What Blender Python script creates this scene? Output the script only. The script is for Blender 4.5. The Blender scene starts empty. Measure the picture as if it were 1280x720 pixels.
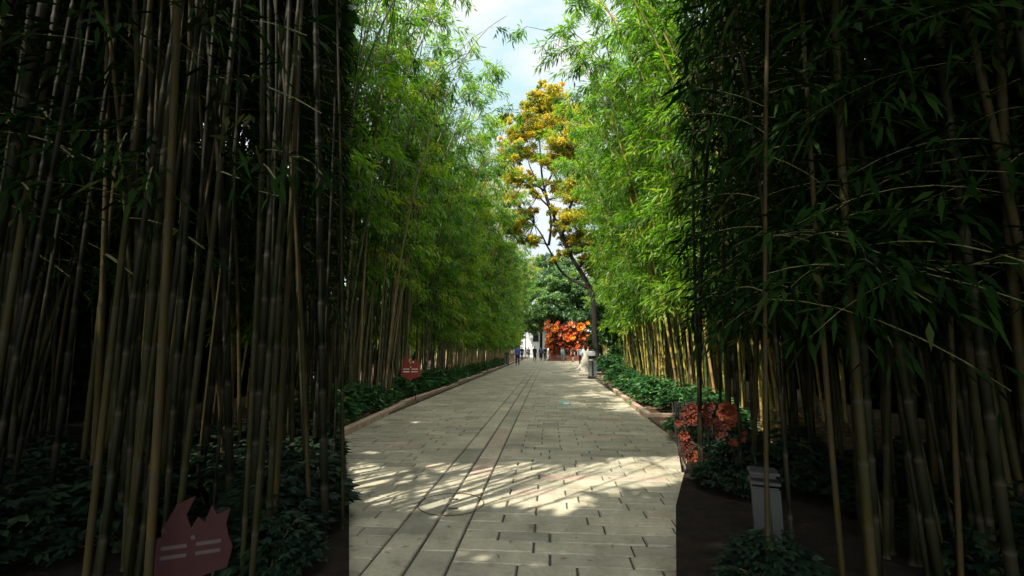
import bpy, math, random
import numpy as np
from mathutils import Vector, Matrix, Euler
R = math.radians
C = bpy.context.scene.collection
sc = bpy.context.scene

# ------------------------------------------------------------ camera, world, sun
F = 560.0 / 1280.0
YAW, PITCH, CAMH = R(4.7), R(7.73), 1.45
cam_d = bpy.data.cameras.new("camera"); cam = bpy.data.objects.new("camera", cam_d); C.objects.link(cam)
cam_d.sensor_width = 36; cam_d.lens = 36 * F
cam_d.clip_start = 0.05; cam_d.clip_end = 3000
cam.location = (0, 0, CAMH); cam.rotation_euler = (R(90) + PITCH, 0, YAW)
sc.camera = cam
SUN_EL, SUN_AZ = R(55), R(224)     # azimuth clockwise from +Y: from the left, a little behind
w = bpy.data.worlds.new("World"); sc.world = w; w.use_nodes = True
nt = w.node_tree; nt.nodes.clear()
out = nt.nodes.new('ShaderNodeOutputWorld'); bg = nt.nodes.new('ShaderNodeBackground')
sky = nt.nodes.new('ShaderNodeTexSky'); sky.sky_type = 'NISHITA'; sky.sun_disc = False
sky.sun_elevation = SUN_EL; sky.sun_rotation = SUN_AZ; sky.dust_density = 1.5; sky.ozone_density = 1.0
tc = nt.nodes.new('ShaderNodeTexCoord'); mp = nt.nodes.new('ShaderNodeMapping'); mp.inputs['Scale'].default_value = (1, 1, 2.6)
nz = nt.nodes.new('ShaderNodeTexNoise'); nz.inputs['Scale'].default_value = 2.2; nz.inputs['Detail'].default_value = 7; nz.inputs['Roughness'].default_value = .6
cr = nt.nodes.new('ShaderNodeValToRGB'); cr.color_ramp.elements[0].position = .30; cr.color_ramp.elements[1].position = .58
mx = nt.nodes.new('ShaderNodeMix'); mx.data_type = 'RGBA'
mx.inputs[7].default_value = (5.2, 5.1, 4.7, 1)
nt.links.new(tc.outputs['Generated'], mp.inputs[0]); nt.links.new(mp.outputs[0], nz.inputs[0])
nt.links.new(nz.outputs[0], cr.inputs[0]); nt.links.new(cr.outputs[0], mx.inputs[0])
nt.links.new(sky.outputs[0], mx.inputs[6])
# a pale blue opening between brighter clouds, above the far end of the avenue
dp = nt.nodes.new('ShaderNodeVectorMath'); dp.operation = 'DOT_PRODUCT'; dp.inputs[1].default_value = (-.03, .88, .47)
nt.links.new(tc.outputs['Generated'], dp.inputs[0])
n2 = nt.nodes.new('ShaderNodeTexNoise'); n2.inputs['Scale'].default_value = 3.5; n2.inputs['Detail'].default_value = 8; n2.inputs['Roughness'].default_value = .62
nt.links.new(mp.outputs[0], n2.inputs[0])
ma = nt.nodes.new('ShaderNodeMath'); ma.operation = 'MULTIPLY_ADD'; ma.inputs[1].default_value = .10; nt.links.new(n2.outputs[0], ma.inputs[0]); nt.links.new(dp.outputs['Value'], ma.inputs[2])
mr = nt.nodes.new('ShaderNodeMapRange'); mr.inputs['From Min'].default_value = .86; mr.inputs['From Max'].default_value = .98; mr.interpolation_type = 'SMOOTHSTEP'
nt.links.new(ma.outputs[0], mr.inputs['Value'])
cb = nt.nodes.new('ShaderNodeValToRGB'); cb.color_ramp.elements[0].position = .38; cb.color_ramp.elements[0].color = (.66, .90, 1.0, 1); cb.color_ramp.elements[1].position = .62; cb.color_ramp.elements[1].color = (1, 1, 1, 1)
nt.links.new(n2.outputs[0], cb.inputs[0])
cs = nt.nodes.new('ShaderNodeVectorMath'); cs.operation = 'SCALE'; cs.inputs['Scale'].default_value = 1.22; nt.links.new(cb.outputs[0], cs.inputs[0])
m2 = nt.nodes.new('ShaderNodeMix'); m2.data_type = 'RGBA'; nt.links.new(mr.outputs[0], m2.inputs[0])
nt.links.new(mx.outputs[2], m2.inputs[6]); nt.links.new(cs.outputs[0], m2.inputs[7]); nt.links.new(m2.outputs[2], bg.inputs[0])
bg.inputs[1].default_value = 0.15
nt.links.new(bg.outputs[0], out.inputs[0])
sd = bpy.data.lights.new("sun", 'SUN'); sd.energy = 2.0; sd.angle = R(.5); sd.color = (1, .93, .82)
so = bpy.data.objects.new("sun", sd); C.objects.link(so)
sdir = Vector((math.sin(SUN_AZ) * math.cos(SUN_EL), math.cos(SUN_AZ) * math.cos(SUN_EL), math.sin(SUN_EL)))
so.rotation_euler = sdir.to_track_quat('Z', 'Y').to_euler(); so.location = (-20, -10, 40)
sc.view_settings.view_transform = 'Standard'; sc.view_settings.look = 'None'
sc.view_settings.exposure = 2.5; sc.view_settings.gamma = 1
sc.render.engine = 'CYCLES'
try:
    sc.cycles.max_bounces = 6; sc.cycles.diffuse_bounces = 4; sc.cycles.transmission_bounces = 5; sc.cycles.transparent_max_bounces = 4
except Exception: pass

CM = Euler((R(90) + PITCH, 0, YAW)).to_matrix()
def ray(px, py): return (CM @ Vector(((px - 640) / 560, -(py - 360) / 560, -1))).normalized()
def G(px, py, h=0.0):
    d = ray(px, py); t = (h - CAMH) / d.z
    return Vector((d.x * t, d.y * t, h))
def AT(px, py, y):
    d = ray(px, py); t = y / d.y
    return Vector((d.x * t, y, CAMH + d.z * t))
CMI = np.array(CM.inverted())
def proj(P):
    q = (P - np.array([0, 0, CAMH])) @ CMI.T
    z = -q[:, 2]; z = np.where(np.abs(z) < 1e-4, 1e-4, z)
    return 640 + 560 * q[:, 0] / z, 360 - 560 * q[:, 1] / z, -q[:, 2]

# ------------------------------------------------------------ materials
def new_mat(name, rough=.6, spec=.5):
    m = bpy.data.materials.new(name); m.use_nodes = True
    b = m.node_tree.nodes['Principled BSDF']; b.inputs['Roughness'].default_value = rough
    b.inputs['Specular IOR Level'].default_value = spec
    return m, m.node_tree, b
def ramp(nt, stops, mode='LINEAR'):
    r = nt.nodes.new('ShaderNodeValToRGB'); r.color_ramp.interpolation = mode
    e = r.color_ramp.elements
    e[0].position, e[0].color = stops[0][0], (*stops[0][1], 1)
    e[1].position, e[1].color = stops[-1][0], (*stops[-1][1], 1)
    for p, c in stops[1:-1]:
        n = e.new(p); n.color = (*c, 1)
    return r
def noise(nt, scale, detail=4, rough=.6, coord='Object', sc3=None):
    t = nt.nodes.new('ShaderNodeTexCoord'); n = nt.nodes.new('ShaderNodeTexNoise')
    n.inputs['Scale'].default_value = scale; n.inputs['Detail'].default_value = detail; n.inputs['Roughness'].default_value = rough
    src = t.outputs[coord]
    if sc3:
        mp = nt.nodes.new('ShaderNodeMapping'); mp.inputs['Scale'].default_value = sc3
        nt.links.new(src, mp.inputs[0]); src = mp.outputs[0]
    nt.links.new(src, n.inputs[0]); return n
def bump(nt, b, h, s, d=.01):
    n = nt.nodes.new('ShaderNodeBump'); n.inputs['Strength'].default_value = s; n.inputs['Distance'].default_value = d
    nt.links.new(h, n.inputs['Height']); nt.links.new(n.outputs[0], b.inputs['Normal'])
def mat_noise(name, stops, scale=5, rough=.8, detail=5, sc3=None, bs=.4, bd=.01, spec=.3, metallic=0):
    m, nt, b = new_mat(name, rough, spec)
    n = noise(nt, scale, detail, .6, 'Object', sc3); r = ramp(nt, stops)
    nt.links.new(n.outputs[0], r.inputs[0]); nt.links.new(r.outputs[0], b.inputs['Base Color'])
    if bs: bump(nt, b, n.outputs[0], bs, bd)
    b.inputs['Metallic'].default_value = metallic
    return m
def mat_leaf(name, stops, rough=.45, trans=.35, tcol=(1.2, 1.45, .45), spec=.35):
    m, nt, b = new_mat(name, rough, spec)
    a = nt.nodes.new('ShaderNodeAttribute'); a.attribute_name = 'tone'
    oi = nt.nodes.new('ShaderNodeObjectInfo')
    ad = nt.nodes.new('ShaderNodeMath'); ad.operation = 'MULTIPLY_ADD'; ad.inputs[1].default_value = .14
    nt.links.new(oi.outputs['Random'], ad.inputs[0]); nt.links.new(a.outputs['Fac'], ad.inputs[2])
    su = nt.nodes.new('ShaderNodeMath'); su.operation = 'SUBTRACT'; su.inputs[1].default_value = .07
    nt.links.new(ad.outputs[0], su.inputs[0])
    r = ramp(nt, stops); nt.links.new(su.outputs[0], r.inputs[0]); nt.links.new(r.outputs[0], b.inputs['Base Color'])
    t = nt.nodes.new('ShaderNodeBsdfTranslucent'); mu = nt.nodes.new('ShaderNodeMix'); mu.data_type = 'RGBA'; mu.blend_type = 'MULTIPLY'
    mu.inputs[0].default_value = 1; nt.links.new(r.outputs[0], mu.inputs[6]); mu.inputs[7].default_value = (*tcol, 1)
    nt.links.new(mu.outputs[2], t.inputs[0])
    ms = nt.nodes.new('ShaderNodeMixShader'); ms.inputs[0].default_value = trans
    o = nt.nodes['Material Output']
    nt.links.new(b.outputs[0], ms.inputs[1]); nt.links.new(t.outputs[0], ms.inputs[2]); nt.links.new(ms.outputs[0], o.inputs[0])
    return m
def mat_culm(name, stops):
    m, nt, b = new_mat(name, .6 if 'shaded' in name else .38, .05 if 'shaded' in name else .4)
    n = noise(nt, 1.3, 5, .65, 'Object', (3, 3, .5)); oi = nt.nodes.new('ShaderNodeObjectInfo')
    ad = nt.nodes.new('ShaderNodeMath'); ad.operation = 'MULTIPLY_ADD'; ad.inputs[1].default_value = .9
    nt.links.new(oi.outputs['Random'], ad.inputs[0]); nt.links.new(n.outputs[0], ad.inputs[2])
    su = nt.nodes.new('ShaderNodeMath'); su.operation = 'SUBTRACT'; su.inputs[1].default_value = .45
    nt.links.new(ad.outputs[0], su.inputs[0])
    r = ramp(nt, stops); nt.links.new(su.outputs[0], r.inputs[0])
    a = nt.nodes.new('ShaderNodeAttribute'); a.attribute_name = 'node_ring'
    mi = nt.nodes.new('ShaderNodeMix'); mi.data_type = 'RGBA'; nt.links.new(a.outputs['Fac'], mi.inputs[0])
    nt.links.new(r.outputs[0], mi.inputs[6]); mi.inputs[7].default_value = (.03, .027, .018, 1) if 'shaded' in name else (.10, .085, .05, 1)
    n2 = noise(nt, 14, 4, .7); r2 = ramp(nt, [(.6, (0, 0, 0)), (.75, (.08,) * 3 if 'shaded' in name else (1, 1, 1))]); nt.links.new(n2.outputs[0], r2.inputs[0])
    m3 = nt.nodes.new('ShaderNodeMix'); m3.data_type = 'RGBA'; m3.inputs[7].default_value = (.2, .2, .15, 1)
    mm = nt.nodes.new('ShaderNodeMath'); mm.operation = 'MULTIPLY'; mm.inputs[1].default_value = .5
    nt.links.new(r2.outputs[0], mm.inputs[0]); nt.links.new(mm.outputs[0], m3.inputs[0])
    nt.links.new(mi.outputs[2], m3.inputs[6]); nt.links.new(m3.outputs[2], b.inputs['Base Color'])
    return m
M = {}
M['leaf'] = mat_leaf('bamboo_leaf', [(0, (.014, .045, .008)), (.35, (.065, .155, .014)), (.7, (.17, .29, .025)), (.93, (.31, .33, .03)), (1, (.30, .20, .06))], trans=.5)
M['leaf_right'] = mat_leaf('bamboo_leaf_yellowish', [(0, (.022, .06, .010)), (.4, (.085, .18, .018)), (.75, (.17, .29, .028)), (.95, (.26, .30, .035)), (1, (.30, .22, .06))], trans=.5)
M['leaf_deep'] = mat_leaf('bamboo_leaf_shaded', [(0, (.003, .010, .002)), (.5, (.006, .020, .003)), (.85, (.014, .032, .005)), (1, (.035, .035, .01))], trans=.12, spec=.04, rough=.8)  # bamboo leaf darkened, the near grove's shade is in its colour
M['leaf_tree'] = mat_leaf('broad_leaf', [(0, (.014, .045, .014)), (.5, (.035, .085, .022)), (1, (.09, .16, .04))], trans=.25)
M['leaf_pale'] = mat_leaf('broad_leaf_pale', [(0, (.03, .08, .02)), (.5, (.08, .16, .04)), (1, (.17, .25, .08))], trans=.3)
M['leaf_yellow'] = mat_leaf('turning_leaf', [(0, (.06, .11, .012)), (.35, (.20, .23, .015)), (.65, (.42, .36, .02)), (1, (.60, .34, .03))], trans=.4, tcol=(1.2, 1.1, .5))
M['leaf_shrub'] = mat_leaf('shrub_leaf', [(0, (.012, .05, .018)), (.5, (.03, .10, .03)), (.85, (.07, .17, .055)), (1, (.18, .26, .06))], rough=.3, trans=.18, spec=.5)
M['leaf_hedge'] = mat_leaf('hedge_leaf', [(0, (.003, .010, .003)), (1, (.010, .022, .006))], trans=.05, spec=.1, rough=.8)
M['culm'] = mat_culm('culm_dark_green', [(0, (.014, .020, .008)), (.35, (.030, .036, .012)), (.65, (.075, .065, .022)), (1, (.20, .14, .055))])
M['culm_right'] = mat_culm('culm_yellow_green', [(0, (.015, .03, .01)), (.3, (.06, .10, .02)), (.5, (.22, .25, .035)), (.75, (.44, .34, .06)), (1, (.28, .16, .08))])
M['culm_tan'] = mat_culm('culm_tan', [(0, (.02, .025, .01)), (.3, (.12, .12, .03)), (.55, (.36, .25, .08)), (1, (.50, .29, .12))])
M['culm_deep'] = mat_culm('culm_shaded_grove', [(0, (.002, .003, .001)), (.4, (.005, .007, .002)), (.6, (.012, .013, .003)), (.8, (.023, .020, .005)), (1, (.045, .032, .011))])  # culm colour lowered to carry the shade of the near grove
M['twig'] = mat_noise('twig', [(.3, (.06, .07, .02)), (.7, (.14, .12, .05))], 8, bs=0)
M['bark'] = mat_noise('bark', [(.3, (.006, .005, .004)), (.7, (.022, .017, .013))], 9, .9, 6, (1, 1, .25), .7, .03)
M['soil'] = mat_noise('soil', [(.3, (.035, .022, .013)), (.5, (.085, .055, .034)), (.75, (.15, .105, .065))], 7, .95, 8, None, .7, .03)
M['ground'] = mat_noise('lawn_ground', [(.3, (.05, .07, .02)), (.6, (.10, .12, .035)), (.8, (.2, .17, .08))], .6, .95, 8, None, .3, .03)
M['litter'] = mat_leaf('fallen_leaf', [(0, (.10, .055, .025)), (.6, (.24, .16, .08)), (1, (.38, .27, .13))], trans=.05, rough=.8)
M['mortar'] = mat_noise('joint_sand', [(.3, (.03, .026, .02)), (.7, (.075, .065, .05))], 20, .95)
M['iron'] = mat_noise('iron', [(.3, (.02, .018, .016)), (.7, (.05, .04, .035))], 20, .7, metallic=.3)
def mat_paver():
    m, nt, b = new_mat('paving_stone', .62, .35)
    a = nt.nodes.new('ShaderNodeAttribute'); a.attribute_name = 'tone'
    r = ramp(nt, [(0, (.22, .215, .165)), (.35, (.315, .295, .222)), (.7, (.37, .34, .25)), (.85, (.41, .36, .27)), (.93, (.37, .30, .24)), (1, (.34, .255, .20))])
    nt.links.new(a.outputs['Fac'], r.inputs[0])
    n1 = noise(nt, 1.1, 8, .65); n2 = noise(nt, 22, 8, .75)
    r1 = ramp(nt, [(.3, (.66, .64, .58)), (.5, (.95, .95, .93)), (.72, (1.22, 1.18, 1.1))]); nt.links.new(n1.outputs[0], r1.inputs[0])
    r2 = ramp(nt, [(.3, (.78, .78, .78)), (.7, (1.16, 1.16, 1.15))]); nt.links.new(n2.outputs[0], r2.inputs[0])
    n3 = noise(nt, 4.5, 6, .7); r3 = ramp(nt, [(.34, (.68, .66, .62)), (.45, (.97, .97, .96)), (.56, (1, 1, 1)), (.68, (1.28, 1.27, 1.24))]); nt.links.new(n3.outputs[0], r3.inputs[0])
    cur = r.outputs[0]
    for q in (r1, r2, r3):
        x = nt.nodes.new('ShaderNodeMix'); x.data_type = 'RGBA'; x.blend_type = 'MULTIPLY'; x.inputs[0].default_value = 1
        nt.links.new(cur, x.inputs[6]); nt.links.new(q.outputs[0], x.inputs[7]); cur = x.outputs[2]
    nt.links.new(cur, b.inputs['Base Color'])
    rr = ramp(nt, [(.3, (.45,) * 3), (.7, (.75,) * 3)]); nt.links.new(n3.outputs[0], rr.inputs[0]); nt.links.new(rr.outputs[0], b.inputs['Roughness'])
    bump(nt, b, n2.outputs[0], .5, .006)
    return m
M['paver'] = mat_paver()
M['kerb'] = mat_noise('kerb_stone', [(.3, (.22, .155, .10)), (.55, (.36, .27, .19)), (.75, (.45, .35, .25))], 9, .85, 8, None, .5, .01)
M['teal'] = mat_noise('teal_paint', [(.35, (.06, .26, .23)), (.6, (.10, .36, .32)), (.8, (.2, .25, .2))], 14, .6)
M['white_mark'] = mat_noise('white_paint', [(.3, (.4, .5, .46)), (.7, (.62, .68, .62))], 14, .6)
def flat(name, c, rough=.6, metallic=0, var=.12):
    lo = tuple(x * (1 - var) for x in c); hi = tuple(min(1, x * (1 + var)) for x in c)
    return mat_noise(name, [(.3, lo), (.7, hi)], 6, rough, 4, None, .1, .004, metallic=metallic)
M['red'] = flat('red_enamel', (.22, .03, .02), .5)
M['cream'] = flat('cream_paint', (.62, .55, .45), .6)
M['wall'] = mat_noise('whitewash', [(.3, (.38, .385, .39)), (.7, (.50, .50, .50))], 1.5, .85, 8, None, .2, .02)
M['dark'] = flat('dark_paint', (.025, .025, .025), .5)
M['glass'] = flat('window_glass', (.02, .022, .026), .12)
M['rooftile'] = mat_noise('grey_tile', [(.3, (.06, .06, .06)), (.7, (.12, .12, .12))], 8, .8)
M['steel'] = flat('brushed_steel', (.15, .17, .16), .45, .25)
M['wood'] = mat_noise('dark_red_timber', [(.3, (.07, .02, .012)), (.7, (.16, .05, .028))], 6, .6, 6, (1, 6, 6))
M['petal_o'] = flat('orange_petal', (.46, .075, .008), .6, 0, .3)
M['petal_r'] = flat('red_petal', (.30, .028, .010), .6, 0, .3)
M['petal_p'] = flat('peach_petal', (.62, .27, .14), .6, 0, .2)
M['petal_y'] = flat('amber_petal', (.60, .17, .010), .6, 0, .2)
M['petal_dim'] = flat('orange_petal_shaded', (.10, .020, .004), .8, 0, .3); M['petal_dim2'] = flat('red_petal_shaded', (.035, .008, .004), .8, 0, .3)  # display petals darkened, thicket shade put into the colour
M['red_dull'] = flat('red_enamel_shaded', (.024, .004, .0035), .8); M['steel_dull'] = flat('brushed_steel_shaded', (.03, .034, .03), .8, 0)  # sign red and bin steel darkened to carry the thicket shade
M['cream_dull'] = flat('cream_paint_shaded', (.05, .04, .035), .8)  # sign cream with the same shade painted into it
M['core_y'] = flat('yellow_centre', (.9, .6, .05), .6)
M['leaf_shade'] = mat_leaf('shrub_leaf_shaded', [(0, (.003, .010, .005)), (.6, (.008, .022, .010)), (1, (.025, .045, .018))], rough=.6, trans=.1, spec=.15)  # darker copy of the shrub leaf, shade included in the colour
M['soil_shaded'] = mat_noise('dark_shaded_soil', [(.3, (.006, .005, .003)), (.6, (.016, .012, .008)), (.8, (.035, .026, .017))], 9, .95, 8, None, .7, .03, spec=.1)  # bed soil darkened to paint in the shade under the thickets
M['russet'] = mat_leaf('russet_leaf', [(0, (.04, .015, .01)), (.5, (.16, .035, .012)), (1, (.35, .09, .02))], trans=.15)
M['backing'] = flat('dark_brown_board', (.035, .018, .012), .9)
M['skin'] = flat('skin', (.50, .30, .21), .55, 0, .05)
M['hair'] = flat('hair', (.012, .010, .009), .5)
CL = {}
def cloth(c):
    k = tuple(c)
    if k not in CL: CL[k] = mat_noise('fabric', [(.3, tuple(x * .85 for x in c)), (.7, tuple(min(1, x * 1.1) for x in c))], 25, .9, 3, None, .2, .004)
    return CL[k]

# ------------------------------------------------------------ mesh helpers
def mesh(name, V, Fc, mats, mi=None, attr=None, smooth=False):
    """V (n,3); Fc list of faces or (m,4) array"""
    me = bpy.data.meshes.new(name)
    V = np.asarray(V, dtype=np.float32)
    if isinstance(Fc, np.ndarray):
        n, k = Fc.shape
        me.vertices.add(len(V)); me.vertices.foreach_set('co', V.ravel())
        me.loops.add(n * k); me.loops.foreach_set('vertex_index', Fc.astype(np.int32).ravel())
        me.polygons.add(n); me.polygons.foreach_set('loop_start', np.arange(n, dtype=np.int32) * k)
        me.update(calc_edges=True)
    else:
        me.from_pydata([tuple(v) for v in V], [], Fc); me.update()
    for m in (mats if isinstance(mats, (list, tuple)) else [mats]): me.materials.append(m)
    if mi is not None: me.polygons.foreach_set('material_index', np.asarray(mi, dtype=np.int32))
    if smooth: me.polygons.foreach_set('use_smooth', np.ones(len(me.polygons), dtype=bool))
    if attr:
        for k2, (dom, arr) in attr.items():
            a = me.attributes.new(k2, 'FLOAT', dom); a.data.foreach_set('value', np.asarray(arr, dtype=np.float32))
    return me
def link(name, me, parent=None, loc=(0, 0, 0), rz=0):
    o = bpy.data.objects.new(name, me); C.objects.link(o); o.parent = parent; o.location = loc
    if rz: o.rotation_euler = (0, 0, rz)
    return o
def thing(name, label, cat, loc=(0, 0, 0), rz=0, group=None, scale=1):
    o = link(name, None, None, loc, rz); o['label'] = label; o['category'] = cat
    if group: o['group'] = group
    o.scale = (scale,) * 3
    return o
def tag(o, label=None, cat=None, group=None, kind=None):
    if label: o['label'] = label
    if cat: o['category'] = cat
    if group: o['group'] = group
    if kind: o['kind'] = kind
    return o
class MB:
    def __init__(s): s.v = []; s.f = []; s.m = []; s.a = []
    def add(s, vs, fs, m=0):
        b = len(s.v); s.v += [tuple(v) for v in vs]; s.f += [[b + i for i in f] for f in fs]; s.m += [m] * len(fs)
    def box(s, c, d, m=0, rz=0, bev=0):
        x, y, z = (q / 2 for q in d)
        if bev:
            e = bev; vs = []
            for zz, k in ((-z, 0), (z - e, 0), (z, e)):
                vs += [(-x + k, -y + k, zz), (x - k, -y + k, zz), (x - k, y - k, zz), (-x + k, y - k, zz)]
            fs = [(3, 2, 1, 0), (8, 9, 10, 11)]
            for r in (0, 4):
                for i in range(4): j = (i + 1) % 4; fs.append((r + i, r + j, r + 4 + j, r + 4 + i))
        else:
            vs = [(-x, -y, -z), (x, -y, -z), (x, y, -z), (-x, y, -z), (-x, -y, z), (x, -y, z), (x, y, z), (-x, y, z)]
            fs = [(3, 2, 1, 0), (4, 5, 6, 7), (0, 1, 5, 4), (1, 2, 6, 5), (2, 3, 7, 6), (3, 0, 4, 7)]
        ca, sa = math.cos(rz), math.sin(rz)
        s.add([(c[0] + v[0] * ca - v[1] * sa, c[1] + v[0] * sa + v[1] * ca, c[2] + v[2]) for v in vs], fs, m)
    def tube(s, P, rad, n=6, m=0, cap=True):
        V, Fq = tube(P, rad, n)
        b = len(s.v); s.v += [tuple(v) for v in V]; s.f += [[b + i for i in f] for f in Fq.tolist()]; s.m += [m] * len(Fq)
        if cap:
            k = len(P); s.f.append([b + (k - 1) * n + i for i in range(n)]); s.m.append(m)
            s.f.append([b + n - 1 - i for i in range(n)]); s.m.append(m)
    def lathe(s, prof, n=16, c=(0, 0, 0), m=0, sx=1, sy=1):
        vs = []; fs = []
        for r, z in prof:
            for i in range(n):
                a = 2 * math.pi * i / n; vs.append((c[0] + r * math.cos(a) * sx, c[1] + r * math.sin(a) * sy, c[2] + z))
        for k in range(len(prof) - 1):
            for i in range(n): j = (i + 1) % n; fs.append((k * n + i, k * n + j, (k + 1) * n + j, (k + 1) * n + i))
        s.add(vs, fs, m)
    def build(s, name, mats, parent=None, loc=(0, 0, 0), rz=0, smooth=False):
        me = mesh(name, np.array(s.v), s.f, mats, s.m, None, smooth); return link(name, me, parent, loc, rz)
def tube(P, rad, n=6):
    P = np.asarray(P, float); rad = np.broadcast_to(np.asarray(rad, float), (len(P),))
    T = np.gradient(P, axis=0); T /= np.linalg.norm(T, axis=1)[:, None] + 1e-9
    ref = np.array([1., 0, 0]) if abs(T[0][0]) < .8 else np.array([0, 1., 0])
    A = np.cross(T, ref); A /= np.linalg.norm(A, axis=1)[:, None] + 1e-9; B = np.cross(T, A)
    a = np.arange(n) * 2 * np.pi / n
    V = P[:, None, :] + rad[:, None, None] * (np.cos(a)[None, :, None] * A[:, None, :] + np.sin(a)[None, :, None] * B[:, None, :])
    i = np.arange(n); j = (i + 1) % n; k = np.arange(len(P) - 1)[:, None] * n
    Fq = np.stack([k + i, k + j, k + n + j, k + n + i], -1).reshape(-1, 4)
    return V.reshape(-1, 3), Fq
def leaves(B, D, L, W, rng, flatness=.5):
    """lance leaves: 1 quad each. B base, D unit dir, L length, W half width"""
    n = len(B)
    up = np.tile([0, 0, 1.], (n, 1)) + rng.normal(0, flatness, (n, 3))
    S = np.cross(D, up); S /= np.linalg.norm(S, axis=1)[:, None] + 1e-9
    mid = B + D * (L * .42)[:, None]; tip = B + D * L[:, None]; tip[:, 2] -= L * .12
    V = np.stack([B, mid + S * W[:, None], tip, mid - S * W[:, None]], 1)
    return V
def leaf_mesh(name, quads, tone, mat, twigs=None):
    n = len(quads); V = quads.reshape(-1, 3); Fq = np.arange(n * 4).reshape(n, 4); mi = np.zeros(n, int); t = tone
    if twigs is not None and len(twigs):
        k = len(twigs); Fq = np.vstack([Fq, n * 4 + np.arange(k * 4).reshape(k, 4)]); V = np.vstack([V, twigs.reshape(-1, 3)])
        mi = np.concatenate([mi, np.ones(k, int)]); t = np.concatenate([t, np.zeros(k)])
    return mesh(name, V, Fq, [mat, M['twig']], mi, {'tone': ('FACE', t)})
def unit(v): return v / (np.linalg.norm(v, axis=-1, keepdims=True) + 1e-9)

# ------------------------------------------------------------ bamboo
def culm_path(base, h, lean, rng, n=14):
    t = np.linspace(0, 1, n); k1 = rng.uniform(.1, .5)
    a = lean
    x = base[0] + a[0] * (k1 * t + (1 - k1) * t ** 2.6) + .05 * np.sin(t * 5 + rng.uniform(0, 6))
    y = base[1] + a[1] * (k1 * t + (1 - k1) * t ** 2.6) + .05 * np.sin(t * 4 + rng.uniform(0, 6))
    z = h * (t - .10 * t ** 5 * np.hypot(*a) / 2)
    return np.stack([x, y, z], 1)
def interp(P, t):
    s = np.linspace(0, 1, len(P)); return np.stack([np.interp(t, s, P[:, i]) for i in range(3)], 1)
def culm_mesh(P, r0, mat, sides=7, gap=.34):
    h = P[-1, 2]; nn = int(h / gap); zs = []; rr = []; ring = []
    for k in range(nn):
        t = k / nn; base = r0 * (1 - .75 * t ** 1.3)
        zs += [t, t + .012 / h, t + .03 / h, t + .06 / h]; rr += [base * 1.02, base * 1.13, base * .97, base]; ring += [.5, 1, .3, 0]
    zs.append(1); rr.append(r0 * .15); ring.append(0)
    V, Fq = tube(interp(P, np.array(zs)), np.array(rr), sides)
    return mesh('culm', V, Fq, mat, None, {'node_ring': ('POINT', np.repeat(ring, sides))}, True)
def bamboo_foliage(paths, rng, h0, spray_per_m, ll, lw, nl, side=(1, 0), blen=1.1, low=.5, keep=None, mat='leaf', tn=.45):
    """sprays of lance leaves along all culm paths; +X is the path side"""
    Q = []; T = []; TW = []
    for P in paths:
        h = P[-1, 2]; ns = int((h - h0) * spray_per_m)
        if ns <= 0: continue
        u = rng.uniform(0, 1, ns); hz = h0 + (h - h0) * u ** low; t = np.clip(hz / h, 0, 1)
        O = interp(P, t)
        az = rng.uniform(-np.pi, np.pi, ns); az = np.where(rng.random(ns) < .45, rng.normal(0, .9, ns), az)
        L = blen * rng.uniform(.45, 1.25, ns) * (1 - .45 * t ** 3)
        D = unit(np.stack([np.cos(az), np.sin(az), rng.uniform(-.05, .65, ns)], 1))
        stone = rng.normal(tn, .24, ns)
        for seg in range(6):                        # twigs along each spray
            s = (seg + 1) / 6.0
            pos = O + D * (L * s)[:, None]; pos[:, 2] -= .42 * L * s * s
            prev = O + D * (L * (s - 1 / 6))[:, None]; prev[:, 2] -= .42 * L * (s - 1 / 6) ** 2
            wv = np.array([.004, .004, .004]); TW.append(np.stack([prev - wv, prev + wv, pos + wv * .6, pos - wv * .6], 1))
            for q in range(nl):
                tw = unit(D * .75 + rng.normal(0, .42, (ns, 3)) + np.array([0, 0, -.30]))
                pp = pos + tw * rng.uniform(.02, .22, (ns, 1))
                ld = unit(tw * .8 + rng.normal(0, .26, (ns, 3)) + np.array([0, 0, -.42]))
                Q.append(leaves(pp, ld, ll * rng.uniform(.65, 1.25, ns), lw * rng.uniform(.7, 1.2, ns), rng))
                T.append(stone + rng.normal(0, .08, ns))
    Q = np.concatenate(Q); T = np.clip(np.concatenate(T), 0, .96); TW = np.concatenate(TW)
    T = np.where(rng.random(len(T)) < .012, 1, T)
    if keep is not None:
        k = keep(Q[:, 0]); Q = Q[k]; T = T[k]; TW = TW[keep(TW[:, 3])]
    return Q, T, TW

def clump_variant(seed, n=14, hmin=11, hmax=15, r0=.028, spread=.75, over=2.0, h0=3.0, spm=1.9, ll=.15, lw=.014, nl=6, culm='culm', leaf='leaf', sides=6, low=1.12, blen=.95, tn=.45):
    rng = np.random.default_rng(seed); paths = []; cms = []
    for i in range(n):
        a = rng.uniform(0, 2 * np.pi); r = spread * math.sqrt(rng.random())
        b = (r * math.cos(a) * .8, r * math.sin(a) * 1.35); h = rng.uniform(hmin, hmax)
        lean = (rng.uniform(-.35, 1) * over + b[0] * .6, rng.normal(0, 1.0) + b[1] * .9)
        P = culm_path(b, h, lean, rng); paths.append(P)
        cms.append(culm_mesh(P, r0 * rng.uniform(.75, 1.2), M[culm], sides))
    Q, T, TW = bamboo_foliage(paths, rng, h0, spm, ll, lw, nl, low=low, blen=blen, mat=leaf, tn=tn)
    return cms, leaf_mesh('foliage', Q, T, M[leaf], TW)
def place_clump(var, loc, rz, scale, label, group):
    t = thing('bamboo_clump', label, 'bamboo', loc, rz, group, scale)
    for cm in var[0]: link('culm', cm, t)
    link('foliage', var[1], t)
    return t

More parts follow.
